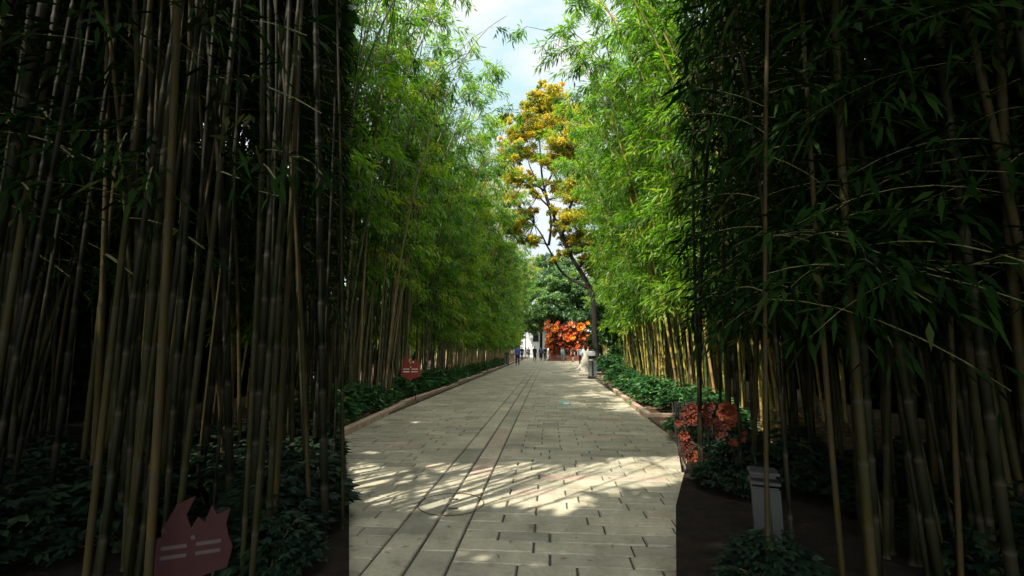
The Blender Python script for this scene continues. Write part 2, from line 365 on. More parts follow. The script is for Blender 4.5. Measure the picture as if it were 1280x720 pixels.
# ------------------------------------------------------------ ground, path, kerbs
gm = MB(); gm.add([(-600, -300, -.06), (600, -300, -.06), (600, 900, -.06), (-600, 900, -.06)], [(0, 1, 2, 3)])
tag(gm.build('ground', M['ground']), kind='structure')
XL, XR = -3.55, 2.02
pb = MB()
pb.box((1.5, 40, -.03), (26, 110, .036)); tag(pb.build('path_bed', M['mortar']), kind='structure')
rng = np.random.default_rng(5)
def pavers():
    Vs = []; Fs = []; tone = []
    def pav(x0, x1, y0, y1, t=None):
        g = .0065; e = .007; dz = rng.normal(0, .0015); tx, ty = rng.normal(0, .0012, 2)
        x0 += g; x1 -= g; y0 += g; y1 -= g
        if x1 - x0 < .03: return
        b = len(Vs)
        for k, z in ((0, -.012), (e, 0)):
            for (x, y, sx, sy) in ((x0 + k, y0 + k, -1, -1), (x1 - k, y0 + k, 1, -1), (x1 - k, y1 - k, 1, 1), (x0 + k, y1 - k, -1, 1)):
                Vs.append((x, y, z + (dz + tx * sx + ty * sy if k else 0)))
        Fs.append((b + 4, b + 5, b + 6, b + 7))
        for i in range(4): j = (i + 1) % 4; Fs.append((b + i, b + j, b + 4 + j, b + 4 + i))
        tt = float(np.clip(rng.normal(.45, .2), 0, .92)) if t is None else t
        if rng.random() < .035: tt = float(rng.uniform(.94, 1))
        if rng.random() < .06: tt = float(rng.uniform(0, .15))
        tone.extend([tt] * 5)
    la, lb, lc = -1.245, -.965, -.69
    # strips of long slabs
    for a, b2 in ((la, lb), (lb, lc)):
        y = .3 + rng.uniform(0, .4)
        while y < 90:
            d = rng.choice([.56, .56, .84]); pav(a + .004, b2 - .004, y, y + d, float(rng.uniform(.1, .8))); y += d
    for (xa, xb) in ((-9, la), (lc, 13)):
        y = .3; row = 0
        while y < 92:
            d = .185; off = (row % 2) * .28 + rng.choice([0, 0, 0, .1, -.1]); x = xa
            s = 1 if xa == lc else -1
            # start from the long joint outward
            pos = xa if s == 1 else xb
            first = True
            lim = (XR + .1 if y < 22 else 12.5) if s == 1 else -3.75
            if 0 and y < 8: pass
            while (pos < lim if s == 1 else pos > lim):
                L = (.28 + off % .5) if first else rng.choice([.56, .56, .56, .56, .40, .72]); first = False
                q = pos + s * L
                if s == 1: q = min(q, lim)
                else: q = max(q, lim)
                pav(min(pos, q) + (.004 if first else 0), max(pos, q), y, y + d); pos = q
            y += d; row += 1
    return mesh('path', np.array(Vs), Fs, M['paver'], None, {'tone': ('FACE', tone)})
tag(link('path', pavers()), kind='structure')

def bed(poly, z, name='planting_bed', mt='soil'):
    m = MB(); n = len(poly)
    m.add([(x, y, z) for x, y in poly] + [(x, y, -.05) for x, y in poly], [tuple(range(n))] + [(i, i + n, (i + 1) % n + n, (i + 1) % n) for i in range(n)])
    return tag(m.build(name, M[mt]), kind='structure')
# near beds flare in towards the camera; the paving opens from between them
gl0, gl1 = G(436, 760), (XL + .05, 7.9)
gr0, gr1 = G(846, 760), (XR + .02, 7.1)
bed([(XL, 7.75), (XL - .02, 95), (-16, 95), (-16, 7.75)], .05)
bed([(XL, 7.75), (-16, 7.75), (-16, -8), (-.9, -8), (gl0.x, gl0.y), (G(436, 640).x, G(436, 640).y)], .05, mt='soil_shaded')
bed([(XR, 6.9), (14, 6.9), (14, 22.6), (2.35, 22.6), (2.12, 15), (2.02, 9)], .05)
bed([(XR, 6.9), (G(845, 640).x, G(845, 640).y), (gr0.x, gr0.y), (.8, -8), (14, -8), (14, 6.9)], .05, mt='soil_shaded')
bed([(5.6, 24), (14, 24), (14, 95), (5.6, 95)], .055)

def kerb(p0, p1, name, w=.13, h=.115, side=-1, label=''):
    p0 = Vector((*p0, 0)); p1 = Vector((*p1, 0)); d = (p1 - p0); L = d.length; a = math.atan2(d.y, d.x)
    o = MB(); n = max(1, round(L / .9)); rg = random.Random(L * 7)
    for i in range(n):
        l = L / n; o.box(((i + .5) * l, side * w / 2 + rg.uniform(-.003, .003), h / 2 - .01 + rg.uniform(-.002, .002)), (l - .008, w, h + .02), 0, 0, .012)
    k = o.build(name, M['kerb'], None, p0, a)
    return tag(k, label, 'kerb', 'stone kerbs edging the planting beds')
ordn = ['nearest', 'second', 'third', 'fourth', 'fifth', 'sixth', 'seventh', 'eighth', 'ninth', 'tenth', 'eleventh', 'twelfth', 'thirteenth', 'fourteenth', 'fifteenth', 'sixteenth', 'seventeenth', 'eighteenth', 'nineteenth', 'twentieth', 'twenty-first', 'twenty-second', 'twenty-third', 'twenty-fourth', 'twenty-fifth']
KL = [((-3.40, 7.2), (-3.62, 11.3)), ((-3.74, 11.6), (-3.60, 17.8)), ((-3.80, 18.3), (-3.66, 25)), ((-3.84, 25.4), (-3.7, 33)), ((-3.84, 33.4), (-3.7, 44)), ((-3.84, 44.4), (-3.7, 60))]
for i, (a, b) in enumerate(KL):
    kerb(a, b, 'stone_kerb', side=1, label=f'tan stone kerb along the left planting bed, {ordn[i]} length from the front')
kerb((1.90, 6.2), (2.06, 8.9), 'stone_kerb', side=-1, label='short tan stone kerb at the front right, ending before the open corner')
kerb((2.00, 9.8), (2.12, 15.2), 'stone_kerb', side=-1, label='tan stone kerb beside leaf litter on the right of the path')
kerb((2.12, 15.25), (2.5, 22.3), 'stone_kerb', side=-1, label='far tan stone kerb on the right leading to the litter bin')
kerb((2.0, 9.79), (2.75, 9.79), 'stone_kerb', side=1, label='short return of tan stone kerb across the right bed corner')

# manhole ring, slots and the teal mark on the paving
mh = G(564, 630); mt = thing('manhole_cover', 'round manhole cover set flush in the paving with a thin iron rim', 'manhole cover', (mh.x, mh.y, 0))
ringm = MB(); n = 48; vs = []; fs = []
for i in range(n):
    a = 2 * math.pi * i / n
    for r, z in ((.311, .0015), (.311, .0065), (.303, .0065), (.303, .0015)): vs.append((r * math.cos(a), r * math.sin(a), z))
for i in range(n):
    j = (i + 1) % n
    for k in range(3): fs.append((i * 4 + k, j * 4 + k, j * 4 + k + 1, i * 4 + k + 1))
ringm.add(vs, fs); ringm.build('rim', M['mortar'], mt)
for dy in (-.13, .12):
    s = MB(); s.box((.02 - dy * .2, dy, .0065), (.09, .022, .004), 0, .1); s.build('lifting_slot', M['iron'], mt)
tp = G(706, 504); tt = thing('floor_marking', 'faded teal rectangular sticker with pale lines on the paving', 'floor marking', (tp.x, tp.y, 0))
s = MB(); s.box((0, 0, .006), (.27, .62, .003)); s.build('painted_panel', M['teal'], tt)
s = MB()
s.box((.02, .27, .0085), (.29, .04, .002)); s.box((.035, -.02, .0085), (.15, .2, .002)); s.box((.035, -.2, .0085), (.15, .06, .002))
s.build('painted_lines', M['white_mark'], tt)

# ------------------------------------------------------------ light gaps: openings in the canopy that throw the sun patches
SV = np.array(sdir)
def ground_hit(P): return P[:, :2] - P[:, 2:3] * (SV[:2] / SV[2])
def vnoise(x, y, s, seed=0):
    return (np.sin(x * s * 1.7 + seed) * np.cos(y * s * 2.3 + seed * 1.7) + np.sin(x * s * 3.9 - y * s * 2.1 + seed * 2.1) * .5 + np.cos(y * s * 5.3 + x * s * 1.3 + seed) * .35)
def lit(gx, gy):
    """places on the path the sun reaches"""
    nz_ = vnoise(gx, gy, 1.6, 1) * .16
    c = 5.15 + (gx + .3) * .10
    band = np.abs(gy - c + nz_) < np.where(gx < .45, .98, .25)
    b2 = (np.abs(gy - 5.95 - (gx - 1.4) * .2 + nz_) < .6) & (gx > .3)
    b3 = (np.abs(gy - 6.6 - (gx + 2) * .2 + nz_ * .5) < .16) & (gx < -1.0)
    b4 = (np.abs(gy - 3.25 + nz_ * .8) < .25) & (vnoise(gx, gy, 3.2, 4) > .35)
    b5 = (vnoise(gx, gy, 2.1, 7) > 1.15) & (gy < 10) & (gy > 2.3)
    b4 = b4 | ((vnoise(gx, gy, 3.0, 9) > .95) & (gy < 4.3))
    b6 = (np.abs(gy - 8.7 + gx * .1 + nz_ * .5) < .12) & (gx < -2)
    inside = (gx > -3.5) & (gx < 2.1)
    return (band | b2 | b3 | b4 | b5 | b6) & inside
SL, SR_ = (436 - 640) / 560, (845 - 640) / 560
def keepL(P):
    x, y, z = proj(P); g = ground_hit(P)
    clear = (z < .05) | (x < 434 - 8 * np.abs(vnoise(P[:, 2], P[:, 1], 2.5, 3)))
    return clear & ~lit(g[:, 0], g[:, 1])
def keepR(P):
    x, y, z = proj(P); g = ground_hit(P)
    clear = (z < .05) | (x > 848 + 8 * np.abs(vnoise(P[:, 2], P[:, 1], 2.5, 5)))
    return clear & ~lit(g[:, 0], g[:, 1])
def keepLit(P):
    g = ground_hit(P); return ~lit(g[:, 0], g[:, 1])

def near_clump(loc, n, seed, label, side, h0=2.6, spm=2.2, lean=(0, 0), over=1.2, spread=.8, r0=.024, culm='culm_deep', leaf='leaf_deep', tn=.45, ll=.17, lw=.015, nl=6, low=.9, blen=1.0, group=None, keep=None):
    rng = np.random.default_rng(seed)
    t = thing('bamboo_clump', label, 'bamboo', loc, 0, group); L0 = np.array(loc)
    keep = keep or (keepL if side < 0 else keepR); paths = []
    for i in range(n):
        for att in range(110):
            a = rng.uniform(0, 2 * np.pi); r = spread * math.sqrt(rng.random()); h = rng.uniform(9.5, 13)
            b = (r * math.cos(a), r * math.sin(a))
            le = (lean[0] + rng.normal(0, 1.0) + side * (-.2) * over, lean[1] + rng.normal(0, 1.1))
            P = culm_path(b, h, le, rng)
            gg = ground_hit(interp(P, np.linspace(.1, 1, 60)) + L0)
            if lit(gg[:, 0], gg[:, 1]).sum() > (2 if att < 75 else 99): continue
            X, Y, Z = proj(P[:9] + L0)
            ok = np.all((X < 432) | (Z < .1)) if side < 0 else np.all((X > 850) | (Z < .1))
            if ok: break
        else: continue
        if att >= 75 and rng.random() < .3: continue
        if np.hypot(P[0, 0] + loc[0], P[0, 1] + loc[1]) < 3.1: continue
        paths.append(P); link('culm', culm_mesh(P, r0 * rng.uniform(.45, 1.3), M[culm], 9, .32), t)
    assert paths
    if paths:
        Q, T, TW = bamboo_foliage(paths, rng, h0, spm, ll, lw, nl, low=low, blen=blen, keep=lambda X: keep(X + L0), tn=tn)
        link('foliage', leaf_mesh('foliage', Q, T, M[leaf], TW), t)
    return t

GN = 'dark bamboo clumps crowding the near left side'
nl_spots = [((-2.75, 4.6), 'first dark bamboo clump at the near left, hard against the paving'),
            ((-3.9, 6.3), 'dark bamboo clump just in front of the nearest left kerb'),
            ((-3.6, 2.9), 'thick dark bamboo clump low at the far left of the view'),
            ((-4.9, 4.4), 'dark bamboo clump in the middle of the left thicket'),
            ((-5.8, 6.6), 'dark bamboo clump behind, in the left thicket near the kerb'),
            ((-6.6, 3.6), 'dark bamboo clump near the left edge, back of the thicket'),
            ((-2.75, 2.95), 'dark bamboo clump at the bottom left, its culms running out of the frame'),
            ((-3.5, 3.6), 'dark bamboo clump beside the small red sign'),
            ((-7.4, 6.0), 'dark bamboo clump deepest in the left thicket'),
            ((-2.1, 3.3), 'slim dark bamboo clump closest to the path at lower left')]
for i, ((x, y), lb) in enumerate(nl_spots):
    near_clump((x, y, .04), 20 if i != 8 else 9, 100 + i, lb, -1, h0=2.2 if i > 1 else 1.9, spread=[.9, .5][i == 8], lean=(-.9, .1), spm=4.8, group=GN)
GR_ = 'dark bamboo clumps crowding the near right side'
nr_spots = [((2.35, 5.1), 'dark leafy bamboo clump at the near right, hard against the paving'),
            ((3.1, 6.6), 'dark leafy bamboo clump just in front of the short right kerb'),
            ((3.5, 3.9), 'dark bamboo clump in the middle of the right thicket'),
            ((4.6, 5.5), 'dark bamboo clump at the back of the right thicket'),
            ((4.3, 2.6), 'thick dark bamboo clump low at the far right of the view'),
            ((5.6, 3.8), 'dark bamboo clump at the back right edge of the view'),
            ((2.1, 2.8), 'dark bamboo clump at the bottom right, its culms running out of the frame'),
            ((3.0, 3.3), 'dark bamboo clump right of the small slim bin'),
            ((2.1, 3.2), 'slim dark bamboo clump closest to the path at lower right')]
for i, ((x, y), lb) in enumerate(nr_spots):
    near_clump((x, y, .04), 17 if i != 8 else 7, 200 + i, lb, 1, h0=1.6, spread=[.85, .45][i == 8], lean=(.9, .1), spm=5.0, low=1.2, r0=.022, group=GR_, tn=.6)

# dense hedges, added behind both near thickets to block sky and darken them
def hedge(x0, x1, y0, y1, h, n, label, seed, keep=None):
    rng = np.random.default_rng(seed)
    t = thing('tall_hedge', label, 'hedge', ((x0 + x1) / 2, (y0 + y1) / 2, 0))
    m = MB(); sx, sy = (x1 - x0), (y1 - y0); m.box((0, 0, h / 2 - .1), (sx - .5, sy - .5, h - .2)); m.build('branches', M['bark'], t)
    P = np.stack([rng.uniform(-sx / 2, sx / 2, n), rng.uniform(-sy / 2, sy / 2, n), rng.uniform(0, h, n)], 1)
    ax = rng.random(n) ; f = rng.integers(0, 2, n) * 2 - 1
    pick = ax < sx / (sx + sy); P[pick, 1] = f[pick] * (sy / 2 - rng.exponential(.1, pick.sum())); P[~pick, 0] = f[~pick] * (sx / 2 - rng.exponential(.1, (~pick).sum()))
    D = unit(rng.normal(0, 1, (n, 3)) + np.array([0, 0, -.2]))
    Q = leaves(P, D, rng.uniform(.14, .26, n), rng.uniform(.04, .07, n), rng, 1)
    if keep is not None: Q = Q[keep(Q[:, 0] + np.array(t.location))]
    link('foliage', leaf_mesh('foliage', Q, np.clip(rng.normal(.5, .25, len(Q)), 0, 1), M['leaf_hedge']), t)
hedge(-10.4, -9.0, -7, 17, 7, 52000, 'tall hedge added to darken the back of the left thicket', 1)
hedge(7.6, 9.0, -7, 14, 7, 46000, 'tall hedge added to darken the back of the right thicket', 2)

hedge(-17.5, -16.0, 17.2, 60, 3, 50000, 'long green hedge behind the left bamboo rows', 3)
hedge(8.6, 9.8, 14.2, 50, 5, 40000, 'long dark hedge behind the right bamboo rows', 4)
# ------------------------------------------------------------ avenue rows
LV = [clump_variant(10 + i, 15, 11, 15, .027, 0.8, 3.9, 2.4 - .7 * (i % 2), 2.0, .22, .022, 9, 'culm', 'leaf') for i in range(3)]
LN = [clump_variant(50 + i, 24, 12, 15, .036, .95, 3.6, 4.2 - i, 1.6, .21, .022, 8, 'culm', 'leaf', 8) for i in range(2)]
LF = [clump_variant(20 + i, 20, 10.5, 14, .029, .8, 3.4, 1.6, 1.5, .28, .032, 6, 'culm_tan', 'leaf', 5) for i in range(4)]
RV = [clump_variant(30 + i, 14, 11, 15, .030, .75, 4.6, 2.4, 2.2, .22, .022, 9, 'culm_right', 'leaf_right') for i in range(3)]
RF = [clump_variant(40 + i, 13, 11, 14.5, .027, .8, 4.0, 1.9, 1.7, .28, .032, 6, 'culm_right', 'leaf_right', 5) for i in range(3)]
rr = random.Random(3)
i = 0; y = 9.0
while y < 62 and i < 24:
    v = (LV if y < 22 else LF); v = v[i % len(v)]
    if i < 3: v = LN[i % 2]
    place_clump(v, (-4.85 + rr.uniform(-.15, .15), y, .04), R(rr.uniform(-16, 16)), rr.uniform(.93, 1.06),
                f'green bamboo clump with dark culms in the front left row, {ordn[i]} from the camera', 'bamboo clumps in the front row left of the path')
    y += 2.25; i += 1
i = 0; y = 10
while y < 50 and i < 16:
    v = LF[(i * 3 + 1) % 4]
    place_clump(v, (-7.0 + rr.uniform(-.3, .3), y, .04), R(rr.uniform(-30, 30)), rr.uniform(.9, 1.02),
                f'bamboo clump in the back left row, {ordn[i]} from the camera', 'bamboo clumps in the back row left of the path')
    y += 2.7; i += 1
i = 0; y = 8.6
while y < 25:
    v = RV[i % 3]
    place_clump(v, (3.75 + .04 * (y - 8) + rr.uniform(-.15, .15), y, .04), R(180 + rr.uniform(-16, 16)), rr.uniform(.93, 1.06),
                f'yellow-green bamboo clump in the front right row, {ordn[i]} from the camera', 'bamboo clumps in the front row right of the path')
    y += 2.2; i += 1
place_clump(RF[1], (5.0, 26.6, .04), R(170), .85, 'bamboo clump standing alone behind the dark shrubs by the bin', 'bamboo clumps in the front row right of the path')
i = 0; y = 10
while y < 56:
    v = RF[i % 3]
    x = 6.0 if y < 24 else 6.9
    place_clump(v, (x + rr.uniform(-.3, .3), y, .04), R(180 + rr.uniform(-25, 25)), rr.uniform(.95, 1.08),
                f'bamboo clump in the back right row, {ordn[i]} from the camera', 'bamboo clumps in the back row right of the path')
    y += 2.9; i += 1

# ------------------------------------------------------------ broadleaf trees
def tree(name, label, base, limbs, blobs, n, ls, leaf, seed, keep=None, group=None, lw=.28, flat_=.8):
    """limbs: list of (points, r0, r1) relative to base; blobs: (centre, radius xyz)"""
    rng = np.random.default_rng(seed); t = thing(name, label, 'tree', base, 0, group)
    m = MB()
    for k, (pts, r0, r1) in enumerate(limbs):
        P = np.array(pts, float); q = interp(P, np.linspace(0, 1, 16))
        q0, q1 = q[0].copy(), q[-1].copy(); q = np.apply_along_axis(lambda c: np.convolve(np.pad(c, 2, 'edge'), np.ones(5) / 5, 'valid'), 0, q)
        q += rng.normal(0, .02, q.shape) * (np.linspace(0, 1, 16)[:, None]); q[0] = q0; q[-1] = q1
        m.tube(q, np.linspace(r0, r1, 16), 8)
    # small branches reach into each blob
    ends = np.concatenate([np.array(p, float)[1:] for p, _, _ in limbs])
    for c, r in blobs:
        c = np.array(c, float); e = ends[np.argmin(np.linalg.norm(ends - c, axis=1))]
        for _ in range(5):
            tgt = c + rng.normal(0, .45, 3) * np.array(r); mid = (e + tgt) / 2 + rng.normal(0, .15, 3)
            q = interp(np.array([e, mid, tgt]), np.linspace(0, 1, 7)); m.tube(q, np.linspace(r[0] * .025 + .012, .006, 7), 4)
    m.build('trunk', M['bark'], t, smooth=True)
    vol = np.array([np.prod(r) for _, r in blobs]) ** .8; cnt = (n * vol / vol.sum()).astype(int)
    Qs = []; Ts = []
    for (c, r), k in zip(blobs, cnt):
        nc = max(6, int(k / 60)); cc = unit(rng.normal(0, 1, (nc, 3))) * rng.uniform(.35, 1.05, (nc, 1)) * np.array(r) + np.array(c)
        tone = rng.normal(.45, .2, nc); idx = rng.integers(0, nc, k)
        P = cc[idx] + rng.normal(0, .13, (k, 3)) * (np.mean(r) * np.array([1.2, 1.2, .6]))
        D = unit(rng.normal(0, 1, (k, 3)) + np.array([0, 0, -.4]))
        Qs.append(leaves(P, D, ls * rng.uniform(.6, 1.3, k), ls * lw * rng.uniform(.7, 1.2, k), rng, flat_)); Ts.append(tone[idx] + rng.normal(0, .1, k))
    Q = np.concatenate(Qs); T = np.clip(np.concatenate(Ts), 0, 1)
    if keep is not None:
        k = keep(Q[:, 0] + np.array(base)); Q = Q[k]; T = T[k]
    link('crown', leaf_mesh('crown', Q, T, M[leaf]), t)
    return t
# leaning dark tree with yellowing crown, right of the path
Y0 = 30.0
def at(px, py, dy=0): return AT(px, py, Y0 + dy)
b0 = at(749, 470); b0.z = 0
def rel(px, py, dy=0): p = at(px, py, dy); return (p.x - b0.x, p.y - b0.y, p.z)
limbs = [([(0, 0, 0), rel(742, 418), rel(744, 385), rel(738, 355), rel(722, 335), rel(712, 316)], .2, .13),
         ([rel(712, 316), rel(702, 297), rel(690, 262), rel(679, 238), rel(676, 205), rel(674, 165)], .145, .04),
         ([rel(738, 362), rel(720, 350, 1), rel(706, 348, 1), rel(694, 330, 1), rel(686, 306, 1), rel(668, 280, 1), rel(650, 258, 1)], .12, .03),
         ([rel(702, 297), rel(712, 262, -1), rel(722, 230, -1), rel(724, 190, -1)], .10, .03),
         ([rel(686, 306, 1), rel(690, 280, 2), rel(686, 250, 2), rel(668, 222, 2), rel(656, 192, 2)], .10, .03),
         ([rel(679, 238), rel(692, 215, 1), rel(700, 180, 1), rel(704, 150, 1)], .08, .02),
         ([rel(690, 262), rel(672, 245, -1), rel(655, 226, -1), rel(642, 215, -1)], .07, .02)]
bl = []
for px, py, r, dy in [(690, 128, 1.3, 0), (665, 145, 1.2, 1), (708, 145, 1.4, 1), (648, 168, 1.0, 0), (725, 160, 1.5, -1), (682, 160, 1.3, 0), (702, 180, 1.2, -1), (636, 190, 1.0, 1),
                      (722, 200, 1.4, 1), (662, 190, .9, 1), (643, 222, 1.0, -1), (690, 200, .8, 0), (724, 238, 1.5, 0), (638, 245, .9, 1), (702, 235, .8, 1), (665, 232, .6, 0), (718, 272, 1.2, -1), (652, 272, .9, 1), (694, 262, .6, 0), (734, 300, 1.3, 1),
                      (672, 122, .8, 0), (692, 110, .7, -1), (668, 262, .5, 1), (640, 282, .8, 0), (664, 300, .7, 1), (710, 300, .8, 2), (745, 330, 1.2, 2), (632, 150, .6, 1), (750, 260, 1.4, 1), (745, 210, 1.4, 0)]:
    bl.append((rel(px, py, dy), (r * .95, r * 1.2, r * .6)))
rg = random.Random(12)
crown_rows = [(112, 672, 702), (130, 655, 722), (150, 642, 738), (172, 630, 745), (195, 628, 745), (220, 630, 748), (245, 630, 752), (270, 634, 755), (295, 648, 752), (318, 690, 752)]
for py, xa, xb in crown_rows:
    x = xa
    while x < xb:
        if not (py > 215 and 655 < x < 700 and rg.random() < .3): bl.append((rel(x + rg.uniform(-4, 4), py + rg.uniform(-9, 9), rg.uniform(-1.8, 1.8)), (.42, .5, .28)))
        x += 10
tree('broadleaf_tree', 'leaning dark-trunked tree with a yellow and orange crown over the path', tuple(b0), limbs, bl, 135000, .16, 'leaf_yellow', 7)

def round_tree(label, x, y, h, r, leaf, seed, n=16000, ls=.35, group='green trees beyond the end of the avenue', low=.25):
    rg = np.random.default_rng(seed); limbs = [([(0, 0, 0), (.1, 0, h * .3), (0, .1, h * .6), (.1, 0, h * .8)], .28, .08)]; bl = []
    for k in range(6):
        a = k * 1.05 + rg.uniform(0, .5); e = (math.cos(a) * r * .6, math.sin(a) * r * .6, h * rg.uniform(.45, .8))
        limbs.append(([(0, 0, h * .3), (e[0] * .5, e[1] * .5, h * .45), e], .13, .03))
    for k in range(16):
        a = rg.uniform(0, 6.28); q = r * math.sqrt(rg.random()) * .85; z = h * rg.uniform(low, .95); s = (1 - abs(z / h - .55) * .8)
        bl.append(((math.cos(a) * q * s, math.sin(a) * q * s, z), (r * .34, r * .34, r * .26)))
    return tree('broadleaf_tree', label, (x, y, 0), limbs, bl, n, ls, leaf, seed, group=group)
fx = lambda px, y: AT(px, 430, y).x
round_tree('dark green tree spreading above the orange flower display', fx(712, 68), 68, 14, 6.5, 'leaf_tree', 61, 22000, low=.35)
round_tree('pale green tree rising above the white building', fx(676, 75), 75, 13.5, 5.5, 'leaf_pale', 62, 20000, low=.42)
round_tree('mid green tree filling the gap right of the display', fx(752, 70), 70, 13, 5.5, 'leaf_tree', 63, 22000, low=.12)
round_tree('light green tree behind the far end of the left bamboo row', fx(648, 72), 72, 9, 4.0, 'leaf_pale', 64, 12000, low=.45)
round_tree('tallest dark tree behind the pale green one', fx(690, 92), 92, 22, 9, 'leaf_tree', 65, 20000, .45)
round_tree('deep green tree far right behind the bamboo', fx(800, 58), 58, 15, 7, 'leaf_tree', 66, 20000, low=.1)
round_tree('deep green tree behind the left bamboo rows', -16, 60, 15, 7, 'leaf_tree', 67, 16000, .45, low=.1)
round_tree('green tree standing in the lawn left of the bamboo', -17, 34, 11, 5, 'leaf_tree', 68, 16000, .4, low=.1)
round_tree('dark tree right of the back bamboo row', 13.5, 38, 14, 6, 'leaf_tree', 69, 20000, low=.05)
round_tree('broad dark tree right of the near bamboo', 12.5, 22, 13, 5.5, 'leaf_tree', 70, 20000, low=.05)

round_tree('dark green tree close behind the right end of the display', fx(752, 66), 66, 12, 5, 'leaf_tree', 71, 22000, low=.08)
round_tree('green tree right behind the flower display', fx(722, 67), 67, 11, 4.5, 'leaf_tree', 72, 20000, low=.15)
round_tree('leafy green tree topping the gap above the white roof', fx(690, 66), 66, 12, 4.2, 'leaf_pale', 73, 20000, low=.52)
round_tree('low dark bushy tree around the foot of the leaning tree', fx(782, 33), 33, 7.5, 2.2, 'leaf_tree', 76, 16000, low=.08)
round_tree('dark green tree beyond the bank of shrubs by the bin', fx(782, 42), 42, 10, 3.2, 'leaf_tree', 74, 22000, low=.05)
round_tree('green tree filling the far end behind the left bamboo row', fx(625, 66), 66, 10, 4.0, 'leaf_tree', 75, 16000, low=.15)
# big trees added behind and above the camera to block light
def light_block_tree(label, x, y, h, r, seed, n=45000):
    rg = np.random.default_rng(seed); limbs = [([(0, 0, 0), (.1, 0, h * .35), (0, .1, h * .75)], .3, .12)]; bl = []
    for k in range(7):
        a = k * .9; e = (math.cos(a) * r * .7, math.sin(a) * r * .7, h * .85); limbs.append(([(0, 0, h * .4), (e[0] * .5, e[1] * .5, h * .65), e], .13, .03))
    for k in range(26):
        a = rg.uniform(0, 6.28); q = r * math.sqrt(rg.random()); bl.append(((math.cos(a) * q, math.sin(a) * q, h * rg.uniform(.75, 1.0)), (r * .28, r * .28, .9)))
    def keep(P):
        X, Y, Z = proj(P); g = ground_hit(P)
        near = (Z > 0) & (Z < 8) & (X > -200) & (X < 1480) & (Y > -60)
        return ~near & ~((Z > 0) & (X > 430) & (X < 850) & (Y > -30)) & ~lit(g[:, 0], g[:, 1])
    tree('broadleaf_tree', label, (x, y, 0), limbs, bl, n, .34, 'leaf_tree', seed, keep, 'trees added to shade the near path', lw=.36)
light_block_tree('large tree added behind the left thicket to block light', -4.6, -2.4, 9.5, 6.0, 81)
light_block_tree('large tree added behind the right thicket to block light', 4.4, -2.2, 9.0, 6.0, 82)
light_block_tree('large tree added at the far left edge to darken the thicket', -8.4, 5.0, 10.5, 6.0, 83, 60000)
light_block_tree('large tree added at the far right edge to darken the thicket', 7.0, 4.2, 10.0, 5.0, 84)

# ------------------------------------------------------------ shrubs in the beds
def shrub_variant(seed, r=.5, h=.55, n=330, ls=.12, mt='leaf_shrub'):
    rng = np.random.default_rng(seed)
    a = rng.uniform(0, 2 * np.pi, n); q = np.sqrt(rng.random(n)); z = h * (1 - q ** 2 * .75) * rng.uniform(.45, 1.1, n)
    P = np.stack([np.cos(a) * q * r, np.sin(a) * q * r, z], 1)
    Q = []; T = []; tone = rng.normal(.5, .2, n)
    for k in range(5):      # palmate leaf: five leaflets from one point
        aa = a + (k - 2) * .55 + rng.normal(0, .1, n)
        D = unit(np.stack([np.cos(aa), np.sin(aa), rng.uniform(-.35, .25, n)], 1))
        Q.append(leaves(P, D, ls * rng.uniform(.7, 1.2, n) * (1 - abs(k - 2) * .12), np.full(n, ls * .2), rng, .25)); T.append(tone + rng.normal(0, .05, n))
    st = MB()
    for k in range(12):
        b = rng.integers(0, n); e = P[b]; st.tube([(e[0] * .15, e[1] * .15, 0), (e[0] * .5, e[1] * .5, e[2] * .6), tuple(e)], [.008, .006, .004], 4)
    fol = leaf_mesh('foliage', np.concatenate(Q), np.clip(np.concatenate(T), 0, 1), M[mt])
    stm = mesh('stems', np.array(st.v), st.f, M['twig'])
    return fol, stm
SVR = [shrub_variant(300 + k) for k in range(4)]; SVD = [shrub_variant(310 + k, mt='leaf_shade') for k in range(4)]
def put_shrub(k, x, y, s, label, group, SVR=SVR):
    t = thing('leafy_shrub', label, 'shrub', (x, y, .05), k * 1.3, group, s)
    link('foliage', SVR[k % 4][0], t); link('stems', SVR[k % 4][1], t)
k = 0; y = 8.3
while y < 47 and k < 25:
    put_shrub(k, -4.36 + rr.uniform(-.12, .06), y, 1.1 + rr.uniform(-.25, .25), f'leafy green shrub behind the left kerb, {ordn[k]} from the camera', 'leafy shrubs behind the left kerb')
    y += .85 + .05 * k; k += 1
k = 0
for (x, y) in [(2.55, 7.7), (2.95, 8.6), (3.0, 10.6), (2.72, 11.9), (3.05, 12.8), (2.75, 13.8), (2.95, 14.9), (2.7, 16.0), (3.0, 17.0), (2.85, 18.2), (3.1, 19.4), (3.0, 20.7), (3.3, 21.9)]:
    put_shrub(k + 1, x, y, rr.uniform(1.05, 1.4), f'leafy green shrub in the right bed, {ordn[k]} from the camera', 'leafy shrubs in the right bed'); k += 1
k = 0
for (px, y) in [(752, 27), (760, 26), (770, 27), (757, 30), (768, 30), (778, 28)]:
    put_shrub(k, fx(px, y) + .3, y, 1.9, f'tall dark shrub past the litter bin, {["leftmost at the bin", "second", "third", "fourth", "fifth", "rightmost"][k]} of its bank', 'dark shrubs behind the litter bin'); k += 1
k = 0
for (x, y) in [(-3.15, 4.9), (-3.9, 5.2), (-3.6, 6.4), (-2.6, 3.9), (-4.6, 5.8), (-3.3, 4.0), (-3.3, 2.9), (-4.0, 3.6), (-2.9, 3.3), (-3.9, 2.7), (-4.8, 4.4), (-5.2, 3.6)]:
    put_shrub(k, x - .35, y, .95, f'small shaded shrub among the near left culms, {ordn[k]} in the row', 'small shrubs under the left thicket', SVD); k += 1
k = 0
